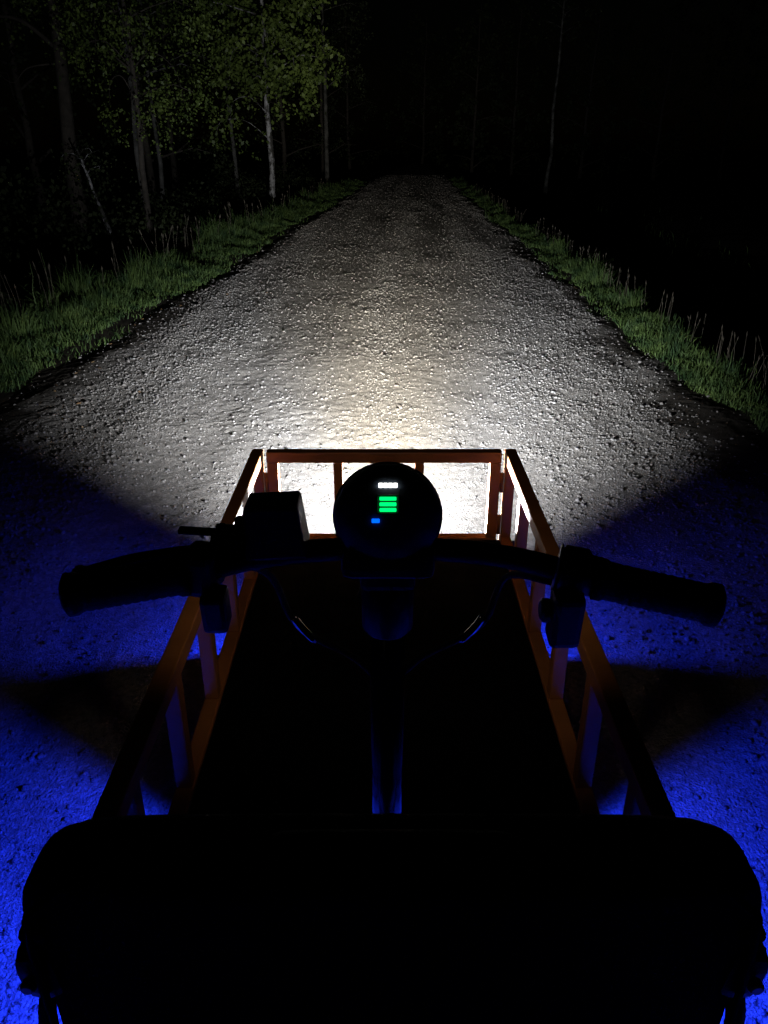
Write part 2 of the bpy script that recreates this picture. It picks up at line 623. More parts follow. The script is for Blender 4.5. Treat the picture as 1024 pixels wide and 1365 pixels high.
def leaf_quads(P, size, g, aspect=0.7):
    """one folded rhombus leaf per point"""
    n = len(P)
    d = g.normal(0, 1, (n, 3))
    d[:, 2] -= 0.5
    d /= np.linalg.norm(d, axis=1)[:, None]
    q = g.normal(0, 1, (n, 3))
    s = np.cross(d, q)
    s /= np.linalg.norm(s, axis=1)[:, None]
    nrm = np.cross(d, s)
    L_ = (size * g.uniform(0.6, 1.3, n))[:, None]
    V = np.stack([P, P + d * L_ * 0.45 + s * L_ * aspect / 2 + nrm * L_ * 0.08, P + d * L_, P + d * L_ * 0.45 - s * L_ * aspect / 2 + nrm * L_ * 0.08], 1)
    return V.reshape(-1, 3), (np.arange(n)[:, None] * 4 + np.array([[0, 1, 2, 3]]))


def leaf_mesh(name, P, size, g, aspect=0.7):
    return np_mesh(name, *leaf_quads(P, size, g, aspect))


# ------------------------------------------------------------ trees
def tree(name, label, base, height, rad, bark, lean=(0, 0), crown0=0.4, cr=2.0, leaves=1800, leaf=0.085, mat='leaf', seed=0,
         group=None, limb_up=0.5, extra=(), sprays=(), cat='tree'):
    g = np.random.default_rng(seed)
    bx, by = base
    bz = float(ground_z(np.array([bx]), np.array([by]))[0]) - 0.05
    root = empty(name, (bx, by, bz))
    tag(root, label, cat, group)
    n = 12
    wx = np.cumsum(g.normal(0, 0.035, n + 1)) * height / 10
    wy = np.cumsum(g.normal(0, 0.035, n + 1)) * height / 10
    pts = [Vector((lean[0] * k / n * height + wx[k] - wx[0], lean[1] * k / n * height + wy[k] - wy[0], height * k / n)) for k in range(n + 1)]
    rr = [rad * (1.25 if k == 0 else 1) * (1 - 0.85 * k / n) + 0.006 for k in range(n + 1)]
    mb = MB().tube(pts, rr, 9)
    ends = []
    nl = max(6, int(height * 1.5)) if leaves else 3
    for i in range(nl):
        f = crown0 + (0.95 - crown0) * (i + 0.5) / nl
        k = min(int(f * n), n - 1)
        p = pts[k].lerp(pts[k + 1], f * n - k)
        a = i * 2.4 + g.uniform(-0.5, 0.5)
        L_ = cr * (1.05 - 0.55 * abs(f - crown0 - 0.15) / (1 - crown0)) * g.uniform(0.7, 1.1)
        d = Vector((math.cos(a), math.sin(a), limb_up * g.uniform(0.3, 1.3))).normalized()
        q = [p, p + d * L_ * 0.35 + Vector((0, 0, 0.06)), p + d * L_ * 0.7 + Vector((g.normal(0, .1), g.normal(0, .1), 0.05)),
             p + d * L_ + Vector((0, 0, -0.12 * L_))]
        r0 = max(rr[k] * 0.45, 0.010)
        mb.tube(q, [r0, r0 * 0.7, r0 * 0.45, 0.004], 5)
        ends.append((q, L_))
    for q in extra:
        rq = q[-1]
        mb.tube([Vector(v) for v in curve(q[:-1], 12)], [rq * (1 - 0.8 * t / 14) for t in range(len(curve(q[:-1], 12)))], 5)
    P = []
    for (sx_, sy_, sz_, sr_, sn_) in sprays:
        c_ = Vector((sx_, sy_, sz_))
        k = min(int(max(c_.z + 0.2, 0.3) / height * n), n - 1)
        q = curve([pts[k], pts[k].lerp(c_, 0.5) + Vector((0, 0, 0.25)), c_, c_ + (c_ - pts[k]) * 0.15 + Vector((0, 0, -sr_))], 12)
        mb.tube(q, [max(0.016 * (1 - i / len(q)), 0.003) for i in range(len(q))], 5)
        for _ in range(5):
            a_ = np.array(q[int(g.integers(len(q) // 2, len(q)))])
            dv = np.array([g.normal(0, .6), g.normal(0, .4), -g.uniform(0.3, 1.0)]) * sr_ * 1.3
            tt = g.uniform(0, 1, sn_ // 5)
            P.append(a_ + g.normal(0, sr_ * 0.3, 3) + tt[:, None] * dv + g.normal(0, sr_ * 0.14, (sn_ // 5, 3)))
    mb.build('trunk', M[bark], root)
    if leaves:
        per = leaves // (len(ends) * 6)
        for q, L_ in ends:
            for _ in range(6):                                  # twigs with hanging leaf sprays
                t = g.uniform(0.3, 1.0)
                s = q[1].lerp(q[3], t)
                c_ = np.array(s) + g.normal(0, 0.22 * L_, 3) * np.array([1, 1, 0.7])
                dirv = np.array([g.normal(0, .5), g.normal(0, .5), -g.uniform(0.2, 0.9)])
                tt = g.uniform(0, 1, per)
                P.append(c_ + tt[:, None] * dirv * 0.8 + g.normal(0, 0.13, (per, 3)))
        P = np.concatenate(P)
        link('crown', leaf_mesh('crown', P, leaf, g), M[mat], root)
    return root


W_GROUP = 'trees of the dark wood beside the road'
tree('birch_tree', 'slim white birch with bright bark at the edge of the grass verge', (-3.42, 25.6), 8.5, 0.095, 'birch', (0.012, 0), 0.42, 2.9, 7500, 0.12, seed=61, limb_up=0.35,
     sprays=[(2.0, -0.4, 4.35, 0.5, 80), (1.2, -0.5, 3.9, 0.6, 120), (-0.9, -0.6, 3.1, 0.6, 120), (-1.3, -0.5, 2.6, 0.45, 80), (0.3, -0.6, 3.7, 0.7, 140), (-0.4, -0.5, 3.5, 0.6, 120), (0.1, -0.9, 4.1, 0.6, 220), (-0.1, -0.9, 4.6, 0.7, 240), (0.2, -0.9, 5.2, 0.7, 240), (-0.8, -0.8, 4.3, 0.7, 200), (0.8, -0.8, 4.6, 0.7, 200)])
tree('birch_tree', 'thin distant birch with forked bare branches close to the road', (-2.55, 38), 9.5, 0.11, 'dimbirch', (0.03, 0), 0.42, 2.0, 1600, 0.11, 'darkleaf', seed=62)
tree('birch_tree', 'leaning birch stem tilted low over the undergrowth', (-4.95, 15.2), 1.95, 0.05, 'birch', (-0.36, 0.1), 0.75, 0.4, 260, 0.07, 'darkleaf', seed=63)
tree('birch_tree', 'speckled birch standing left of the bright birch among leaves', (-5.9, 20.5), 8.0, 0.085, 'dimbirch', (-0.015, 0), 0.36, 2.3, 4200, 0.075, seed=64, limb_up=0.3)
tree('birch_tree', 'thin spotted birch behind the hanging leaves', (-6.0, 22.5), 8.2, 0.06, 'dimbirch', (0.01, 0), 0.40, 1.9, 2600, 0.08, seed=65)
tree('birch_tree', 'young birch half hidden under the bright birch crown', (-5.0, 28.5), 8.0, 0.07, 'dimbirch', (0.005, 0), 0.42, 2.2, 1800, 0.11, seed=66)
tree('leafless_tree', 'grey brown trunk with a long bare branch reaching out', (-6.5, 17.6), 7.5, 0.17, 'brownbark', (0.012, 0), 0.75, 1.6, 700, 0.09, 'darkleaf', seed=67,
     extra=[[(0.05, 0, 3.55), (-0.55, -0.2, 4.02), (-1.3, -0.3, 3.98), (-2.4, -0.3, 3.75), 0.05],
            [(-1.35, -0.3, 3.98), (-1.2, -0.3, 4.3), (-1.0, -0.3, 4.7), 0.03],
            [(0.05, 0, 3.30), (-0.5, -0.2, 3.2), (-0.9, -0.2, 2.95), (-1.4, -0.2, 3.5), 0.022]])
tree('leafy_tree', 'leafy tree with drooping green sprays over the wood edge', (-4.5, 15.6), 6.5, 0.06, 'brownbark', (-0.01, 0), 0.40, 1.7, 4500, 0.06, seed=68, limb_up=0.4,
     sprays=[(-0.6, -0.6, 3.5, 0.4, 80), (-0.2, -0.5, 3.0, 0.4, 90), (0.15, -0.6, 2.7, 0.35, 80), (0.5, -0.5, 2.45, 0.3, 60), (0.9, -0.4, 3.2, 0.5, 90), (-0.3, -0.5, 4.0, 0.6, 130), (0.4, -0.4, 3.9, 0.5, 100)])
tree('pale_trunk_tree', 'single pale slim trunk standing in the dark field', (7.75, 40), 11, 0.085, 'dimbirch', (0.012, 0), 0.6, 1.3, 500, 0.11, 'darkleaf', seed=69)
k = 0
for (tx_, ty_, hh) in [(-7.5, 27, 9), (-8.5, 34, 10), (-5.0, 42, 10), (-3.6, 50, 10), (-9.5, 23, 8.5), (-2.5, 62, 11), (-8.2, 13, 7), (-11, 18, 8.5)]:
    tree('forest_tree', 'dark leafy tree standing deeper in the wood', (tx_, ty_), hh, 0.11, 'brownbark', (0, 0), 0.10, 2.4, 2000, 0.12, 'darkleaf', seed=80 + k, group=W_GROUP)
    k += 1
for (tx_, ty_, hh) in [(6.5, 62, 11), (10, 66, 12), (14, 60, 11), (18, 56, 12), (3.6, 80, 12), (24, 60, 13)]:
    tree('forest_tree', 'dark tree on the far edge of the open field', (tx_, ty_), hh, 0.12, 'brownbark', (0, 0), 0.04, 2.8, 1800, 0.24, 'darkleaf', seed=90 + k, group='trees beyond the dark field')
    k += 1

# low tangle under the trees: one uncountable mass
g = np.random.default_rng(71)
n = 17000
y = g.uniform(7, 46, n)
off = 1.5 + np.abs(g.normal(0, 2.6, n))
x = road_left(y) - off
hh = np.clip(vnoise(x * 0.7, y * 0.5, 72) * 1.7 - 0.25, 0.08, 2) * np.clip((off - 1.2) / 1.6, 0.25, 1)
z = ground_z(x, y) + hh * g.uniform(0, 1, n) ** 0.7
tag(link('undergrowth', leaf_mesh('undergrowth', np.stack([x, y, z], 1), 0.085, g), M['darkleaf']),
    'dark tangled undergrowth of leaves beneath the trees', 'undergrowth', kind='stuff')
n = 5000
y = g.uniform(4, 30, n)
x = road_right(y) + 1.0 + np.abs(g.normal(0, 1.6, n))
blades('field_grass', x, y, ground_z(x, y) - 0.02, 0.18 * g.uniform(0.5, 1.3, n), 0.012 + y * 0.0006, g, mat=M['grass'],
       label='unlit rough grass in the ditch and field beyond the verge')


def weed(label, base, h, n_leaf, size, seed):
    g = np.random.default_rng(seed)
    bx, by = base
    root = empty('weed_plant', (bx, by, float(ground_z(np.array([bx]), np.array([by]))[0]) - 0.02))
    tag(root, label, 'weed')
    pts = [Vector((g.normal(0, .01) + 0.02 * t, g.normal(0, .01), h * t)) for t in (0, .25, .5, .75, 1)]
    MB().tube(pts, [.005, .0045, .004, .003, .002], 6).build('stem', M['weed'], root)
    for i in range(n_leaf):
        t = 0.15 + 0.8 * i / n_leaf
        p = Vector((0.02 * t, 0, h * t))
        a = i * 2.4
        d = Vector((math.cos(a), math.sin(a), 0.35))
        s = Vector((-math.sin(a), math.cos(a), 0))
        L_ = size * (1.15 - 0.6 * t)
        rows = [(0, .05), (.3, .42), (.6, .40), (.85, .2), (1.0, .02)]
        V, F = [], []
        for (u, w_) in rows:
            dz = Vector((0, 0, -0.5 * L_ * u * u))
            V += [p + d * L_ * u + s * L_ * w_ * 0.5 + dz + Vector((0, 0, .08 * L_ * w_)), p + d * L_ * u + dz, p + d * L_ * u - s * L_ * w_ * 0.5 + dz + Vector((0, 0, .08 * L_ * w_))]
        for q in range(4):
            for j in range(2):
                F.append([q * 3 + j, q * 3 + j + 1, q * 3 + 4 + j, q * 3 + 3 + j])
        link('leaf', np_mesh('leaf', np.array([v[:] for v in V]), np.array(F), True), M['weed'], root)
    return root


weed('tall broad-leaved weed with pale leaves standing in the verge grass', (-3.28, 7.35), 0.52, 12, 0.11, 101)
weed('low broad-leaved weed at the gravel margin below the tall weed', (-2.72, 5.75), 0.10, 7, 0.09, 102)
weed('small leafy weed on the bank under the birch', (-3.0, 22.5), 0.45, 10, 0.14, 103)
weed('single leafy weed poking up behind the grass in the ditch', (-4.1, 9.6), 0.72, 8, 0.11, 104)


g = np.random.default_rng(111)
n = 70
y = g.uniform(3, 14, n)
sd = g.uniform(0, 1, n) < 0.75
x = np.where(sd, road_left(y) + np.abs(g.normal(0.25, 0.35, n)), road_right(y) - np.abs(g.normal(0.2, 0.4, n)))
M['litter'] = new_mat('fallen_leaves', (0.30, 0.20, 0.09), 0.7, color2=(0.16, 0.08, 0.04), vscale=3)
V_, F_ = leaf_quads(np.stack([x, y, road_z(x, y) + 0.008], 1), 0.035, g)
V_[:, 2] = road_z(V_[:, 0], V_[:, 1]) + 0.006 + (V_[:, 2] - np.repeat(V_[0::4, 2], 4)) * 0.25
tag(link('leaf_litter', np_mesh('leaf_litter', V_, F_), M['litter']), 'few brown fallen leaves along the margins of the gravel road', 'leaf litter', kind='stuff')


# ------------------------------------------------------------ the cart
def set_in(nt, node, idx, src):
    if isinstance(src, (int, float)):
        node.inputs[idx].default_value = src
    else:
        nt.links.new(src, node.inputs[idx])


def beam_light(name, loc, energy, color, parent, radius=0.018):
    """a lamp with a flat wide beam: bright towards the horizon, fading downwards, upwards and past 40 degrees to the sides"""
    ld = bpy.data.lights.new(name, 'POINT')
    ld.energy = energy
    ld.color = color
    ld.shadow_soft_size = radius
    ld.use_nodes = True
    nt = ld.node_tree
    em = nt.nodes['Emission']
    tc = nt.nodes.new('ShaderNodeTexCoord')
    sp = nt.nodes.new('ShaderNodeSeparateXYZ')
    nt.links.new(tc.outputs['Normal'], sp.inputs[0])
    X, Y, Z = sp.outputs[0], sp.outputs[1], sp.outputs[2]

    def m(op, a, b=0.0, c=None):
        nd = nt.nodes.new('ShaderNodeMath')
        nd.operation = op
        set_in(nt, nd, 0, a)
        set_in(nt, nd, 1, b)
        if c is not None:
            set_in(nt, nd, 2, c)
        return nd.outputs[0]

    def ss(v, lo, hi, a, b):
        nd = nt.nodes.new('ShaderNodeMapRange')
        nd.interpolation_type = 'SMOOTHSTEP'
        nt.links.new(v, nd.inputs['Value'])
        for kk, q in zip(('From Min', 'From Max', 'To Min', 'To Max'), (lo, hi, a, b)):
            nd.inputs[kk].default_value = q
        return nd.outputs[0]
    ver = m('MULTIPLY', m('ARCSINE', Z), 57.2958)
    hor = m('ABSOLUTE', m('MULTIPLY', m('ARCTAN2', X, Y), 57.2958))
    wid = ss(ver, -1.0, 3.0, BEAM_W, BEAM_W * 1.7)
    F_ = m('DIVIDE', 1.0, m('ADD', 1.0, m('POWER', m('DIVIDE', m('ABSOLUTE', ver), wid), BEAM_P)))
    up = m('MULTIPLY', ss(ver, -4.5, -0.6, 1.0, FAR_DIM), m('MULTIPLY', ss(ver, -26.0, -9.0, 0.62, 1.0), ss(ver, 0.3, 3.0, 1.0, BEAM_UP)))
    G1 = ss(hor, 14.0, 49.0, 1.0, 0.0)
    G2 = m('DIVIDE', 1.0, m('ADD', 1.0, m('POWER', m('DIVIDE', hor, 20.0), 2.0)))
    G_ = m('MULTIPLY', G1, m('ADD', 0.30, m('MULTIPLY', G2, 0.70)))
    G3 = m('DIVIDE', 1.0, m('ADD', 1.0, m('POWER', m('DIVIDE', hor, 13.5), 2.2)))
    lowmix = ss(ver, -7.0, 0.5, 0.0, 1.0)
    G_ = m('MULTIPLY', G_, m('ADD', m('SUBTRACT', 1.0, lowmix), m('MULTIPLY', lowmix, G3)))
    leak = m('MULTIPLY', ss(hor, 85.0, 115.0, 0.0, LEAK), ss(ver, -4.0, 2.0, 0.0, 1.0))
    tot = m('ADD', m('MULTIPLY', m('MULTIPLY', F_, up), G_), leak)
    nt.links.new(tot, em.inputs['Strength'])
    mixc = nt.nodes.new('ShaderNodeMix')
    mixc.data_type = 'RGBA'
    nt.links.new(ss(hor, 2.0, 16.0, 0.0, 1.0), mixc.inputs['Factor'])
    mixc.inputs['A'].default_value = (1.0, 0.97, 0.89, 1)
    mixc.inputs['B'].default_value = (0.88, 0.925, 1.0, 1)
    nt.links.new(mixc.outputs['Result'], em.inputs['Color'])
    o = bpy.data.objects.new(name, ld)
    col.objects.link(o)
    o.location = loc
    o.parent = parent
    return o


BEAM_W, BEAM_P, BEAM_UP, LEAK, FAR_DIM = 7.0, 1.35, 1.7, 0.06, 0.75


def point(name, loc, energy, color, parent, radius=0.012, spot=None, rot=None, blend=0.4):
    ld = bpy.data.lights.new(name, 'SPOT' if spot else 'POINT')
    ld.energy = energy
    ld.color = color
    ld.shadow_soft_size = radius
    if spot:
        ld.spot_size = R(spot)
        ld.spot_blend = blend
    o = bpy.data.objects.new(name, ld)
    col.objects.link(o)
    o.location = loc
    if rot:
        o.rotation_euler = rot
    o.parent = parent
    return o


cart = empty('cargo_cart', (0, 0, 0))
tag(cart, 'cargo cart with brown orange tube frame, black deck and handlebars on gravel road', 'cargo cart')
T = 0.030
SX = 0.335
ZT, ZB = 0.712, 0.462
YF, YR = 1.90, 0.56


def member(name, a, b, t=T, mat='paint', parent=None, bevel=0.003, t2=None):
    """square tube between two points"""
    a, b = Vector(a), Vector(b)
    d = b - a
    mb = MB()
    rot = d.to_track_quat('Z', 'Y').to_matrix().to_4x4()
    if abs(d.normalized().z) < 0.99:
        z = d.normalized()
        xx = Vector((0, 0, 1)).cross(z).normalized()
        yy = z.cross(xx)
        rot = Matrix((xx, yy, z)).transposed().to_4x4()
    else:
        rot = Matrix.Identity(4)
    mb.box((a + b) / 2, (t, t2 or t, d.length), rot, bevel)
    return mb.build(name, M[mat], parent or cart)


posts = [1.67, 1.44, 1.21, 0.98, 0.75]
for s in (-1, 1):
    member('top_rail', (s * SX, YF + T / 2, ZT), (s * SX, YR, ZT))
    member('lower_rail', (s * SX, YF + T / 2, ZB), (s * SX, YR, ZB))
    member('post', (s * SX, YF, ZB + T / 2 + .0005), (s * SX, YF, ZT - T / 2 - .0005), T - .002)
    for yp in posts:
        member('post', (s * SX, yp, ZB + T / 2 + .0005), (s * SX, yp, ZT - T / 2 - .0005), T - .003)
# front gate, hung between the side frames
gx = SX - T / 2 - 0.010 - T / 2
gate = member('gate', (-gx - T / 2, YF, ZT), (gx + T / 2, YF, ZT), T)
for s in (-1, 1):
    member('gate_post', (s * gx, YF, ZB + T / 2), (s * gx, YF, ZT - T / 2 - .0005), T - .001, parent=gate)
    for z in (ZT - 0.075, ZB + 0.05):
        MB().tube([(s * (gx + T / 2 + 0.005), YF - .004, z - .028), (s * (gx + T / 2 + 0.005), YF - .004, z + .028)], 0.0052, 10).build('hinge', M['paint'], gate)
for xg in (-0.122, 0.094):
    member('gate_bar', (xg, YF, ZB + T / 2), (xg, YF, ZT - T / 2 - .0005), T - .006, parent=gate)
member('gate_bottom_rail', (-gx - T / 2, YF, ZB), (gx + T / 2, YF, ZB), T - .002, parent=gate)
# latch knob on the right and the left front post
for s in (-1, 1):
    MB().lathe([(0, .006), (.004, .011), (.016, .011), (.02, .006)], (s * (SX + .015), YF - .004, ZT - 0.075), (s, 0, 0), 14).build('latch_knob', M['blackmetal'], cart)

# deck boards between the lower rails
MB().box((0, (YF - T / 2 - .003 + 0.90) / 2, ZB + 0.002), (2 * SX - T - 0.004, YF - T / 2 - .006 - 0.90, 0.018), None, 0.002).build('deck', M['deck'], cart)
# carrier frame under the deck, added light baffle and rear platform
for yb in (1.80, 1.00, 0.62):
    member('cross_member', (-SX, yb, ZB - 0.034), (SX, yb, ZB - 0.034), 0.032, 'blackmetal')
MB().box((0, 2.015, 0.250), (0.80, 0.006, 0.30), None, 0.003).build('light_baffle', M['blackmetal'], cart)  # unseen board added to cut the blue light off behind it
for s in (-1, 1):
    member('baffle_bracket', (s * 0.30, 1.918, ZB - 0.034), (s * 0.30, 2.0115, ZB - 0.077), 0.02, 'blackmetal')
MB().box((0, 0.12, ZB - 0.008), (0.60, 0.86, 0.022), None, 0.006).build('rear_platform', M['deck'], cart)
member('spine', (0, 1.02, ZB - 0.07), (0, -0.30, ZB - 0.07), 0.06, 'blackmetal')


def wheel(x, y, r, w):
    prof = [(-w / 2, r * 0.66), (-w / 2 * 1.05, r * 0.82), (-w / 2 * 0.86, r * 0.95), (-w / 2 * 0.45, r * 0.995), (0, r), (w / 2 * 0.45, r * 0.995),
            (w / 2 * 0.86, r * 0.95), (w / 2 * 1.05, r * 0.82), (w / 2, r * 0.66)]
    z = r + 0.003
    mb = MB().lathe(prof, (x, y, z), (1, 0, 0), 40)
    for k in range(26):
        a = k * 2 * math.pi / 26
        for sx_ in (-1, 1):
            mb.box((x + sx_ * w * 0.22, y + math.cos(a) * r * 1.0, z + math.sin(a) * r * 1.0), (w * 0.34, r * 0.12, r * 0.05),
                   Matrix.Rotation(a - math.pi / 2, 4, 'X'))
    wh = mb.build('wheel', M['rubber'], cart)
    MB().lathe([(-w * .54, r * 0.22), (-w * .54, r * .62), (-w * .50, r * .655), (w * .50, r * .655), (w * .54, r * .62), (w * .54, r * 0.22)], (x, y, z), (1, 0, 0), 24).build('rim', M['steel'], wh)
    MB().lathe([(-w * .62, .02), (-w * .6, .028), (w * .6, .028), (w * .62, .02)], (x, y, z), (1, 0, 0), 14).build('hub', M['steel'], wh)


for s in (-1, 1):
    wheel(s * 0.345, 1.62, 0.20, 0.085)
    wheel(s * 0.30, -0.12, 0.20, 0.085)
    member('axle_bracket', (s * 0.27, 1.62, 0.20), (s * 0.27, 1.62, ZB - 0.02), 0.03, 'steel')
    member('axle_bracket', (s * 0.22, -0.12, 0.20), (s * 0.22, -0.12, ZB - 0.02), 0.03, 'blackmetal')
    # bright angled stay beside each front tyre
    MB().tube([(s * 0.36, 1.80, 0.44), (s * 0.398, 1.66, 0.27)], 0.008, 8).build('wheel_stay', M['steel'], cart)
MB().tube([(-0.30, 1.62, 0.203), (0.30, 1.62, 0.203)], 0.014, 10).build('axle', M['blackmetal'], cart)
MB().tube([(-0.26, -0.12, 0.203), (0.26, -0.12, 0.203)], 0.014, 10).build('axle', M['blackmetal'], cart)

# steering column with its clamp
MB().tube([(0.004, 0.775, 0.30), (0.004, 0.755, 1.03)], 0.021, 20).build('steering_column', M['gloss'], cart)
MB().lathe([(0, .026), (.005, .030), (.06, .030), (.065, .026)], (0.004, 0.757, 0.94), (0, 0, 1), 20).build('column_collar', M['blackmetal'], cart)
MB().box((0.004, 0.745, 1.04), (0.060, 0.075, 0.045), None, 0.008).build('stem_clamp', M['blackmetal'], cart)
MB().box((0.004, 0.775, 0.36), (0.09, 0.09, 0.12), None, 0.01).build('column_foot', M['blackmetal'], cart)

# handlebar
hb = curve([(-0.316, 0.670, 1.040), (-0.21, 0.692, 1.049), (-0.12, 0.722, 1.056), (0.0, 0.735, 1.058), (0.12, 0.722, 1.056), (0.22, 0.690, 1.046), (0.333, 0.664, 1.031)], 30)
bar = MB().tube(hb, 0.0125, 14).build('handlebar', M['blackmetal'], cart)


def grip(a, b, r, name='grip'):
    a, b = Vector(a), Vector(b)
    L_ = (b - a).length
    prof = [(0, r * 0.8), (0.004, r * 1.12), (0.012, r * 1.12), (0.016, r)]
    k = 0.016
    while k < L_ - 0.03:
        prof += [(k + 0.002, r * 1.0), (k + 0.0045, r * 0.95), (k + 0.007, r * 1.0)]
        k += 0.009
    prof += [(L_ - 0.016, r), (L_ - 0.012, r * 1.1), (L_ - 0.004, r * 1.12), (L_, r * 0.7)]
    return MB().lathe(prof, a, (b - a), 20).build(name, M['rubber'], bar)


grip((-0.325, 0.668, 1.039), (-0.200, 0.694, 1.050), 0.0205)
grip((0.341, 0.662, 1.0295), (0.215, 0.692, 1.0465), 0.0205)
# left: brake lever with perch, gear lever and square control box
d = Vector((-0.115, -0.03, -0.017)).normalized()
MB().box((-0.190, 0.700, 1.052), (0.034, 0.046, 0.046), Matrix.Rotation(R(-14), 4, 'Z'), 0.007).build('lever_perch', M['plastic'], bar)
pts = curve([(-0.183, 0.735, 1.054), (-0.215, 0.738, 1.051), (-0.27, 0.722, 1.050), (-0.320, 0.705, 1.043)], 15)
mb = MB().tube(pts, [0.0085 - 0.002 * i / len(pts) for i in range(len(pts))], 10)
bmesh.ops.create_icosphere(mb.bm, subdivisions=2, radius=0.0095, matrix=Matrix.Translation(pts[-1]))
mb.build('brake_lever', M['blackmetal'], bar)
MB().box((-0.176, 0.684, 1.013), (0.027, 0.030, 0.046), Matrix.Rotation(R(8), 4, 'X'), 0.006).build('switch_housing', M['plastic'], bar)
mb = MB().box((-0.196, 0.742, 1.0745), (0.052, 0.012, 0.0055), Matrix.Rotation(R(4), 4, 'Y'), 0.002)
mb.box((-0.176, 0.740, 1.077), (0.011, 0.013, 0.013), None, 0.003)
mb.build('thumb_lever', M['blackmetal'], bar)
MB().box((-0.163, 0.728, 1.066), (0.036, 0.036, 0.034), Matrix.Rotation(R(-10), 4, 'Z'), 0.006).build('shifter_body', M['plastic'], bar)
MB().lathe([(0, .004), (.002, .006), (.012, .006), (.014, .003)], (-0.155, 0.742, 1.078), (0, 0, 1), 10).build('adjuster_screw', M['steel'], bar)
MB().box((-0.1135, 0.722, 1.092), (0.064, 0.048, 0.060), Matrix.Rotation(R(-3), 4, 'Y'), 0.004, taper=(0.86, 0.9)).build('control_box', M['plastic'], bar)
# right: ring clamp, thumb throttle housing
MB().lathe([(0, .020), (.003, .026), (.026, .027), (.030, .022), (.042, .021)], (0.183, 0.703, 1.0515), (0.94, -0.27, -0.13), 24).build('throttle_ring', M['plastic'], bar)
MB().lathe([(0, .0245), (.0015, .0262), (.003, .0245)], (0.1805, 0.7038, 1.0518), (0.94, -0.27, -0.13), 24).build('ring_edge', M['steel'], bar)
MB().box((0.190, 0.682, 1.005), (0.033, 0.032, 0.066), Matrix.Rotation(R(8), 4, 'X'), 0.007).build('throttle_housing', M['plastic'], bar)
MB().lathe([(0, .010), (.004, .013), (.010, .013), (.013, .009)], (0.176, 0.683, 1.012), (-1, 0, 0), 14).build('throttle_button', M['plastic'], bar)

# cables looping from the controls down to the column
def cable(ctrl, r=0.0042, mat='rubber', name='cable'):
    return MB().tube(curve(ctrl, 28), r, 8).build(name, M[mat], bar)


cable([(-0.165, 0.73, 1.045), (-0.134, 0.79, 0.99), (-0.1135, 0.80, 0.924), (-0.0856, 0.80, 0.896), (-0.04, 0.795, 0.872), (-0.012, 0.785, 0.85)])
cable([(0.180, 0.71, 1.03), (0.145, 0.79, 0.99), (0.1255, 0.80, 0.924), (0.0956, 0.80, 0.896), (0.05, 0.795, 0.872), (0.02, 0.785, 0.85)])
cable([(-0.10, 0.74, 1.05), (-0.05, 0.80, 1.03), (0.00, 0.81, 1.01), (0.03, 0.79, 0.97)], 0.0034)
cable([(0.09, 0.74, 1.05), (0.05, 0.80, 1.025), (-0.01, 0.815, 1.00), (-0.03, 0.79, 0.96)], 0.0034)
for s, dx in ((-1, -0.004), (1, 0.006)):
    pts = [Vector((0.004 + dx + s * 0.125 * math.cos(R(a)), 0.80, 0.983 - 0.125 * math.sin(R(a)))) for a in range(26, 48, 3)]
    MB().tube(pts, 0.0053, 12).build('cable_glint', M['chrome'], bar)  # chrome arcs added over the cables to show as their glints

# round head with the indicator lights and a dim lens to the front
HX, HY, HZ = 0.004, 0.735, 1.096
HL, HA = (HX, HY, HZ), R(-23)
head = MB().lathe([(-0.034, 0.004), (-0.0335, 0.018), (-0.031, 0.032), (-0.025, 0.044), (-0.014, 0.0525), (0.0, 0.0565), (0.014, 0.0575), (0.030, 0.056), (0.034, 0.051)],
                  (0, 0, 0), (0, 1, 0), 48, sz=0.97).build('lamp_head', M['shell'], cart, HL)
head.rotation_euler = (HA, 0, 0)
MB().lathe([(0, 0.0575), (0.003, 0.0605), (0.010, 0.0605), (0.013, 0.056)], (0, 0.026, 0), (0, 1, 0), 48, sz=0.97).build('rim_ring', M['plastic'], head)
MB().lathe([(0, 0.051), (0.004, 0.047), (0.009, 0.03), (0.011, 0.005)], (0, 0.0345, 0), (0, 1, 0), 36, sz=0.97).build('lens', M['dimlens'], head)
MB().box((0, 0.004, -0.050), (0.098, 0.052, 0.030), None, 0.010).build('head_bracket', M['shell'], head)


def on_shell(px, pz, out=0.0008):
    """a spot on the domed back of the head"""
    r = math.hypot(px, pz / 0.97)
    prof = [(0, -0.034), (0.018, -0.0335), (0.032, -0.031), (0.044, -0.025), (0.0525, -0.014)]
    yy = np.interp(r, [p[0] for p in prof], [p[1] for p in prof])
    return (px, yy - out, pz)


def led(name, px, pz, w, h_, mat):
    MB().box(on_shell(px, pz), (w, 0.003, h_), None, 0.0007).build(name, M[mat], head)


for i in range(4):
    led('light_indicator', -0.0075 + i * 0.0049 + 0.0002, 0.0330, 0.0042, 0.0046, 'led_white')
for i in range(3):
    led('charge_bar', 0.0000, 0.0195 - i * 0.0057, 0.0170, 0.0036, 'led_green')
for (bx_, bz_, bw_, bh_) in ((0, 0.0232, 0.024, 0.0016), (0, 0.0044, 0.024, 0.0016), (-0.0112, 0.0138, 0.0016, 0.0172), (0.0112, 0.0138, 0.0016, 0.0172)):
    MB().box(on_shell(bx_, bz_, 0.001), (bw_, 0.005, bh_), None, 0.0005).build('charge_glow_frame', M['plastic'], head)  # frame added round the bars to catch a green halo
led('mode_indicator', -0.0125, -0.0030, 0.0080, 0.0042, 'led_blue')
point('position_light', (HX, HY + 0.058, HZ), 1.6, (1.0, 0.84, 0.66), cart, 0.03, 150, (R(82), 0, 0), 0.5)

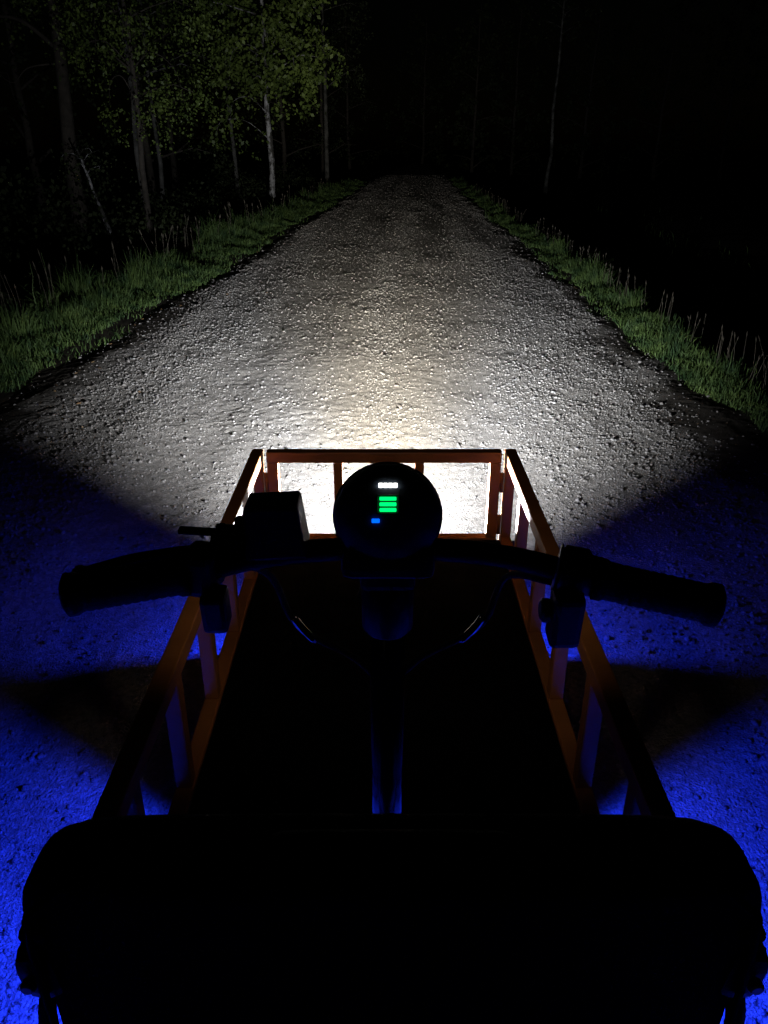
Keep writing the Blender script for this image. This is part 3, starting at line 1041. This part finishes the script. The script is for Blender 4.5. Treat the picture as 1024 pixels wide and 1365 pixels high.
# work lamp on the front of the light baffle: the wide white beam
LX, LY, LZ = 0.0, 2.072, 0.376
wl = MB().box((LX, LY - 0.030, LZ), (0.085, 0.020, 0.036), None, 0.004)
wl = wl.build('work_lamp', M['blackmetal'], cart)
for i in range(3):
    MB().box((LX - 0.022 + 0.022 * i, LY - 0.0185, LZ), (0.018, 0.003, 0.026), None, 0.001).build('lens', M['lens'], wl)
member('lamp_bracket', (LX, LY - 0.0405, LZ - 0.01), (LX, LY - 0.0538, LZ - 0.01), 0.03, 'blackmetal', wl, bevel=0.001)
beam_light('beam', (LX, LY, LZ), 8600, (1.0, 0.985, 0.97), cart)

# blue underglow strips
BLUE = (0.010, 0.032, 1.0)


def aim(v):
    return Vector(v).to_track_quat('-Z', 'Y').to_euler()


for s in (-1, 1):
    MB().box((s * 0.25, 2.0205, 0.262), (0.12, 0.005, 0.010), None, 0.001).build('led_strip', M['strip'], cart)
    point('underglow', (s * 0.28, 2.030, 0.25), 24, BLUE, cart, spot=128, rot=aim((s * .75, -.10, -.62)), blend=.55)
    point('underglow', (s * 0.12, 2.030, 0.25), 7, BLUE, cart, spot=170, rot=(R(8), 0, 0), blend=.2)
    MB().box((s * 0.290, 0.88, 0.395), (0.010, 0.58, 0.006), None, 0.001).build('led_strip', M['strip'], cart)
    point('underglow', (s * 0.285, 1.16, 0.375), 62, BLUE, cart, spot=138, rot=aim((s * .80, -.54, -.34)), blend=.3)
    point('underglow', (s * 0.285, 0.66, 0.375), 66, BLUE, cart, spot=138, rot=aim((s * .86, -.38, -.28)), blend=.35)
    member('strip_holder', (s * 0.290, 0.60, 0.4115), (s * 0.290, 1.18, 0.4115), 0.022, 'blackmetal')


# ------------------------------------------------------------ the bag on the rear platform
def bag():
    root = empty('soft_bag', (0.006, 0.408, ZB + 0.0035))
    tag(root, 'wide black fabric bag with side straps standing behind the handlebars', 'bag')
    H_ = 0.520
    bm = bmesh.new()
    rows = []
    nz, na = 34, 112
    for i in range(nz + 1):
        t = i / nz
        t = 1 - (1 - t) ** 1.7
        z = H_ * t
        hw = 0.268 + 0.006 * math.sin(t * 9) * (1 - t) + 0.007 * math.exp(-((t - 0.90) / 0.06) ** 2)
        hd = 0.037 + 0.010 * math.sin(math.pi * t)
        tc_ = max(0, (z - (H_ - 0.034)) / 0.034)
        hw -= 0.034 * (1 - math.sqrt(max(0, 1 - tc_ * tc_)))
        tc_ = max(0, (z - (H_ - 0.016)) / 0.016)
        hd -= 0.016 * (1 - math.sqrt(max(0, 1 - tc_ * tc_)))
        bc = max(0, (0.03 - z) / 0.03)
        hw -= 0.015 * bc * bc
        hd -= 0.015 * bc * bc
        ring = []
        for k in range(na):
            a = 2 * math.pi * k / na
            ca, sa = math.cos(a), math.sin(a)
            p = 5.0
            m_ = (abs(ca) ** p + abs(sa) ** p) ** (-1 / p)
            wr = 0.0002 * math.sin(z * 60 + 3 * math.sin(a * 3)) * math.sin(a * 5 + z * 17)
            ring.append(bm.verts.new(((hw + wr) * ca * m_, (hd + wr) * sa * m_, z)))
        rows.append(ring)
    for i in range(nz):
        for k in range(na):
            f = bm.faces.new((rows[i][k], rows[i][(k + 1) % na], rows[i + 1][(k + 1) % na], rows[i + 1][k]))
            f.smooth = True
    bm.faces.new(list(reversed(rows[0])))
    bm.faces.new(rows[-1])
    me = bpy.data.meshes.new('body')
    bm.to_mesh(me)
    bm.free()
    link('body', me, M['fabric'], root)
    # piping along the back face, side pockets, straps with buckles
    for yy in (-0.040, 0.040):
        pts = curve([(-0.255, yy, 0.03), (-0.258, yy, 0.25), (-0.262, yy, 0.46), (-0.252, yy * 0.85, 0.495), (-0.20, yy * 0.72, 0.513), (0, yy * 0.7, 0.515), (0.20, yy * 0.72, 0.513), (0.252, yy * 0.85, 0.495),
                     (0.262, yy, 0.46), (0.258, yy, 0.25), (0.255, yy, 0.03)], 60)
        MB().tube(pts, 0.003, 6).build('piping', M['webbing'], root)
    for s in (-1, 1):
        MB().box((s * 0.264, -0.02, 0.462), (0.020, 0.03, 0.010), None, 0.004).build('strap_tab', M['webbing'], root)
        mb = MB().box((s * 0.267, -0.02, 0.415), (0.034, 0.035, 0.050), Matrix.Rotation(R(s * 8), 4, 'Y'), 0.014)
        mb.build('buckle', M['plastic'], root)
        MB().lathe([(0, .003), (.001, .006), (.006, .006), (.008, .004)], (s * 0.272, -0.0365, 0.417), (0, -1, 0), 12).build('buckle_rivet', M['steel'], root)
        pts = curve([(s * 0.268, -0.022, 0.395), (s * 0.276, -0.026, 0.34), (s * 0.276, -0.02, 0.22), (s * 0.262, -0.01, 0.10)], 14)
        MB().tube(pts, 0.0075, 6).build('strap', M['webbing'], root)
    MB().tube(curve([(-0.09, 0, 0.515), (-0.075, 0, 0.523), (0, 0, 0.524), (0.075, 0, 0.523), (0.09, 0, 0.515)], 20), 0.007, 8).build('carry_handle', M['webbing'], root)
    return root


bag()
